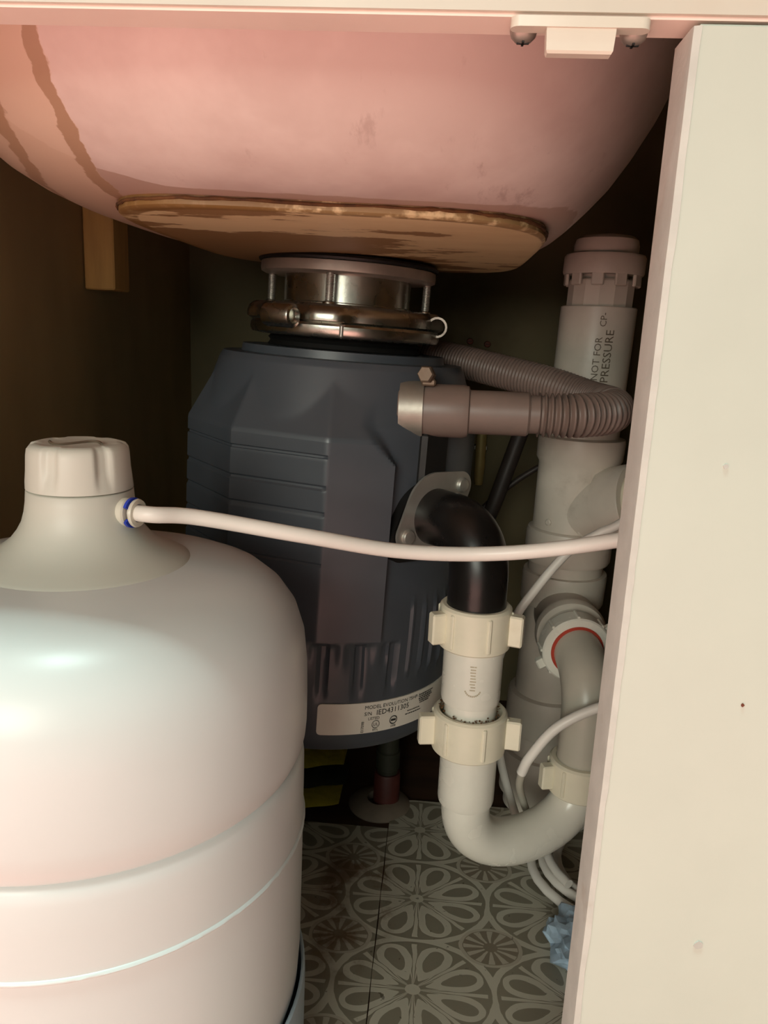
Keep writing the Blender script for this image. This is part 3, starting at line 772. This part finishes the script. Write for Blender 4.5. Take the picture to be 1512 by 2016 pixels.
# side port with blue clip
pd = Vector((.965, -.24, .02)).normalized(); pp = Vector((TX, TY, .3500))+pd*.0255
MB().lathe([(.0070, -.004), (.0070, .0022), (.0062, .0030), (.0050, .0030)], pp, pd, 28).build('tube_port', 'white_plastic', tk, off=off)
MB().lathe([(.0044, .0062), (.0066, .0060), (.0070, .0068), (.0066, .0078), (.0044, .0078)], pp, pd, 28, closed=True).build('collet', 'white_plastic', tk, off=off)
mb = MB(); out = []; A = Vector((0, 0, 1)); B = pd.cross(A).normalized()
for k in range(25):
    q = R(-150+300*k/24)+R(180)
    out.append((A*math.sin(q)+B*math.cos(q)))
vs = []
for o_ in out:
    for r_, t in ((.0048, .0036), (.0074, .0036), (.0074, .0050), (.0048, .0050)): vs.append(pp+pd*t+o_*r_)
fs = [(4*i+k, 4*i+(k+1) % 4, 4*(i+1)+(k+1) % 4, 4*(i+1)+k) for i in range(24) for k in range(4)]+[(3, 2, 1, 0), (96, 97, 98, 99)]
tag(mb.add(vs, fs).build('locking_clip', 'blue_clip', tk, off=off), 'blue plastic locking clip')
tag(MB().lathe([(.1130, .002), (.1160, .002), (.1162, .072), (.1158, .0785), (.1148, .0795), (.1138, .0785), (.1136, .02), (.105, .016), (.060, .0145), (.060, .011), (.105, .012)], (TX, TY, 0), n=110, closed=True).build('tank_stand', 'stand', tk, off=off), 'blue grey plastic stand ring')

# ---------------------------------------------------------------- white tubing
def tube_thing(name, label, pts, r, per=18, n=14, mat='tube', cat='tubing', group=None):
    P = catmull(pts, per); zmin = min(p.z for p in P); base = Vector((P[0].x, P[0].y, zmin-r))
    o = MB().tube(P, r, n).build(name, mat, off=base); o.location = base
    return tag(o, label, cat, group)
q0 = pp+pd*.004
tube_thing('water_tube', 'white tube running from the tank neck across the disposal to the door', [q0, q0+pd*.012, Vector((-.1150, .362, .3478)), Vector((-.0640, .376, .3380)), Vector((-.0130, .398, .3268)), Vector((.0415, .402, .3285)), Vector((.0960, .385, .3440)), Vector((.150, .365, .366)), Vector((.20, .36, .39))], .0040)
tube_thing('water_tube', 'white tube slanting down behind the upper slip nut', [(.185, .560, .352), (.1417, .568, .3120), (.1258, .572, .3010), (.1048, .574, .2844), (.0811, .574, .2503), (.0676, .572, .2244), (.0560, .575, .170), (.0660, .575, .112), (.0790, .578, .068), (.092, .590, .030)], .0035)
tube_thing('water_tube', 'white tube bending over the grey trap arm and down', [(.175, .515, .200), (.1331, .519, .1873), (.1006, .518, .1685), (.0827, .519, .1424), (.0779, .524, .1252)], .0038)
t = tube_thing('water_tube', 'thin grey end of the tube curving down behind the trap bend', [(.0780, .5235, .1262), (.0790, .536, .1080), (.0840, .550, .088), (.094, .566, .060), (.108, .585, .028)], .0030, mat='pvc_grey')
# coil lying on the vinyl
cc = Vector((.205, .578, 0)); P = []
turns = 3.6
for k in range(int(turns*40)+1):
    q = 2*math.pi*k/40; f = k/(turns*40)
    r_ = .094+.006*math.sin(q*1.9+1)+.008*math.sin(k*.05); z = .0075+.020*f+.004*math.sin(q*.7)
    P.append(cc+Vector((r_*math.cos(q)*1.0, r_*math.sin(q)*.78, max(z, .0066))))
base = Vector((cc.x, cc.y, .0024)); o = MB().tube(P, .0038, 12).build('tubing_coil', 'tube', off=base); o.location = base
tag(o, 'loose coil of white tubing on the patterned floor behind the door', 'tubing')

# ---------------------------------------------------------------- things at the back and on the floor
tube_thing('power_cord', 'dark grey power cord drooping behind the black elbow', [(.105, .76, .410), (.090, .755, .378), (.0822, .75, .3591), (.0708, .75, .3187), (.0571, .75, .2719), (.043, .752, .240), (.015, .76, .19)], .0075, mat='cord', cat='cord')
tube_thing('thin_wire', 'thin dark wire crossing behind the power cord', [(.108, .765, .322), (.085, .764, .306), (.0613, .764, .2850), (.045, .762, .270), (.02, .765, .262)], .0028, mat='cord', cat='wire')
sb = thing('supply_stub', 'short pale brass pipe stub on the back wall right of the disposal', 'pipe stub', (.046, .862, .276)); off = sb.location.copy()
MB().lathe([(.0045, .276), (.0052, .280), (.0060, .300), (.0060, .345), (.0048, .350), (.0010, .351)], (.0505, .878, 0), n=18).build('stub_pipe', 'brass', sb, off=off)
MB().box((.0505, .8865, .318), (.016, .007, .006), .001).build('pipe_strap', 'steel_dull', sb, off=off)
for i, (x_, z_) in enumerate(((.0305, .4366), (.0502, .4342))):
    o = thing('wall_screw', ['rusty screw head on the back wall, left of the pair', 'rusty screw head on the back wall, right of the pair'][i], 'screw', (x_, .8905, z_), 'rusty screws on the back wall')
    MB().lathe([(.0036, .0060), (.0036, .0), (.0030, -.0012), (.0004, -.0016)], (0, 0, 0), (0, 1, 0), 16).build('screw_head', 'rust', o)
    MB().box((0, -.0014, 0), (.0046, .0008, .0007)).build('slot', 'black', o, smooth=0)
fp = thing('floor_pipe', 'dark pipe rising through a round white floor flange under the disposal', 'pipe', (-.030, .656, .0)); off = fp.location.copy()
MB().lathe([(.012, .0005), (.0290, .0005), (.0296, .0020), (.0270, .0042), (.0180, .0075), (.0130, .0085), (.012, .0085)], (-.034, .655, 0), n=48, closed=True).build('floor_flange', 'flange', fp, off=off)
MB().lathe([(.0125, .002), (.0125, .034), (.0115, .036), (.008, .036)], (-.028, .657, 0), n=30).build('red_sleeve', 'red_dark', fp, off=off)
MB().lathe([(.0098, .034), (.0098, .040), (.0112, .041), (.0112, .058), (.0098, .059), (.0098, .118)], (-.028, .657, 0), n=28).build('stem', 'green_dark', fp, off=off)
# folded yellow cloth with a dark fold between
yc = thing('folded_cloth', 'yellow and dark folded cloth on the cabinet floor under the disposal', 'cloth', (-.105, .68, 0)); off = yc.location.copy()
def fold(name, mat, z0, z1, xs, yf, yb, seed):
    mb = MB(); n = 22; rings = []
    for i in range(n+1):
        t = i/n; x_ = xs[0]+(xs[1]-xs[0])*t; th_ = (1-.75*t**2)
        w = .003*mnoise.noise((x_*40, seed, 0))
        sec = []
        for k in range(12):
            q = 2*math.pi*k/12; yy = (yf+yb)/2+(yb-yf)/2*math.cos(q)*(1-.4*t*t)+w; zz = z0+(z1-z0)*(.5+.5*math.sin(q)*th_)+.0015*mnoise.noise((x_*60, yy*60, seed))
            sec.append((x_, yy+.10*(x_-xs[0]), max(zz, .0008)))
        rings.append(sec)
    loft(mb, rings); mb.build(name, mat, yc, off=off, smooth=60)
fold('lower_fold', 'yellow', .0008, .011, (-.165, -.072), .620, .688, 1)
fold('dark_fold', 'dark_cloth', .009, .024, (-.165, -.068), .638, .700, 2)
fold('upper_fold', 'yellow', .022, .034, (-.165, -.072), .655, .709, 3)
# crumpled blue film
import bmesh
bm = bmesh.new(); bmesh.ops.create_icosphere(bm, subdivisions=4, radius=1)
for v in bm.verts:
    p = v.co.copy(); k = mnoise.noise(p*2.1)*.34+abs(mnoise.noise(p*4.3))*.30+mnoise.noise(p*9)*.07
    p *= .86+k; v.co = Vector((p.x*.030, p.y*.034, max(p.z, -.55)*.019))
me = bpy.data.meshes.new('plastic_film'); bm.to_mesh(me); bm.free(); me.materials.append(M['blue_film'])
zmin = min(v.co.z for v in me.vertices)
o = bpy.data.objects.new('plastic_film', me); COL.objects.link(o); o.location = (.133, .490, .0026-zmin)
tag(o, 'crumpled pale blue plastic film on the floor at the door edge', 'plastic film')
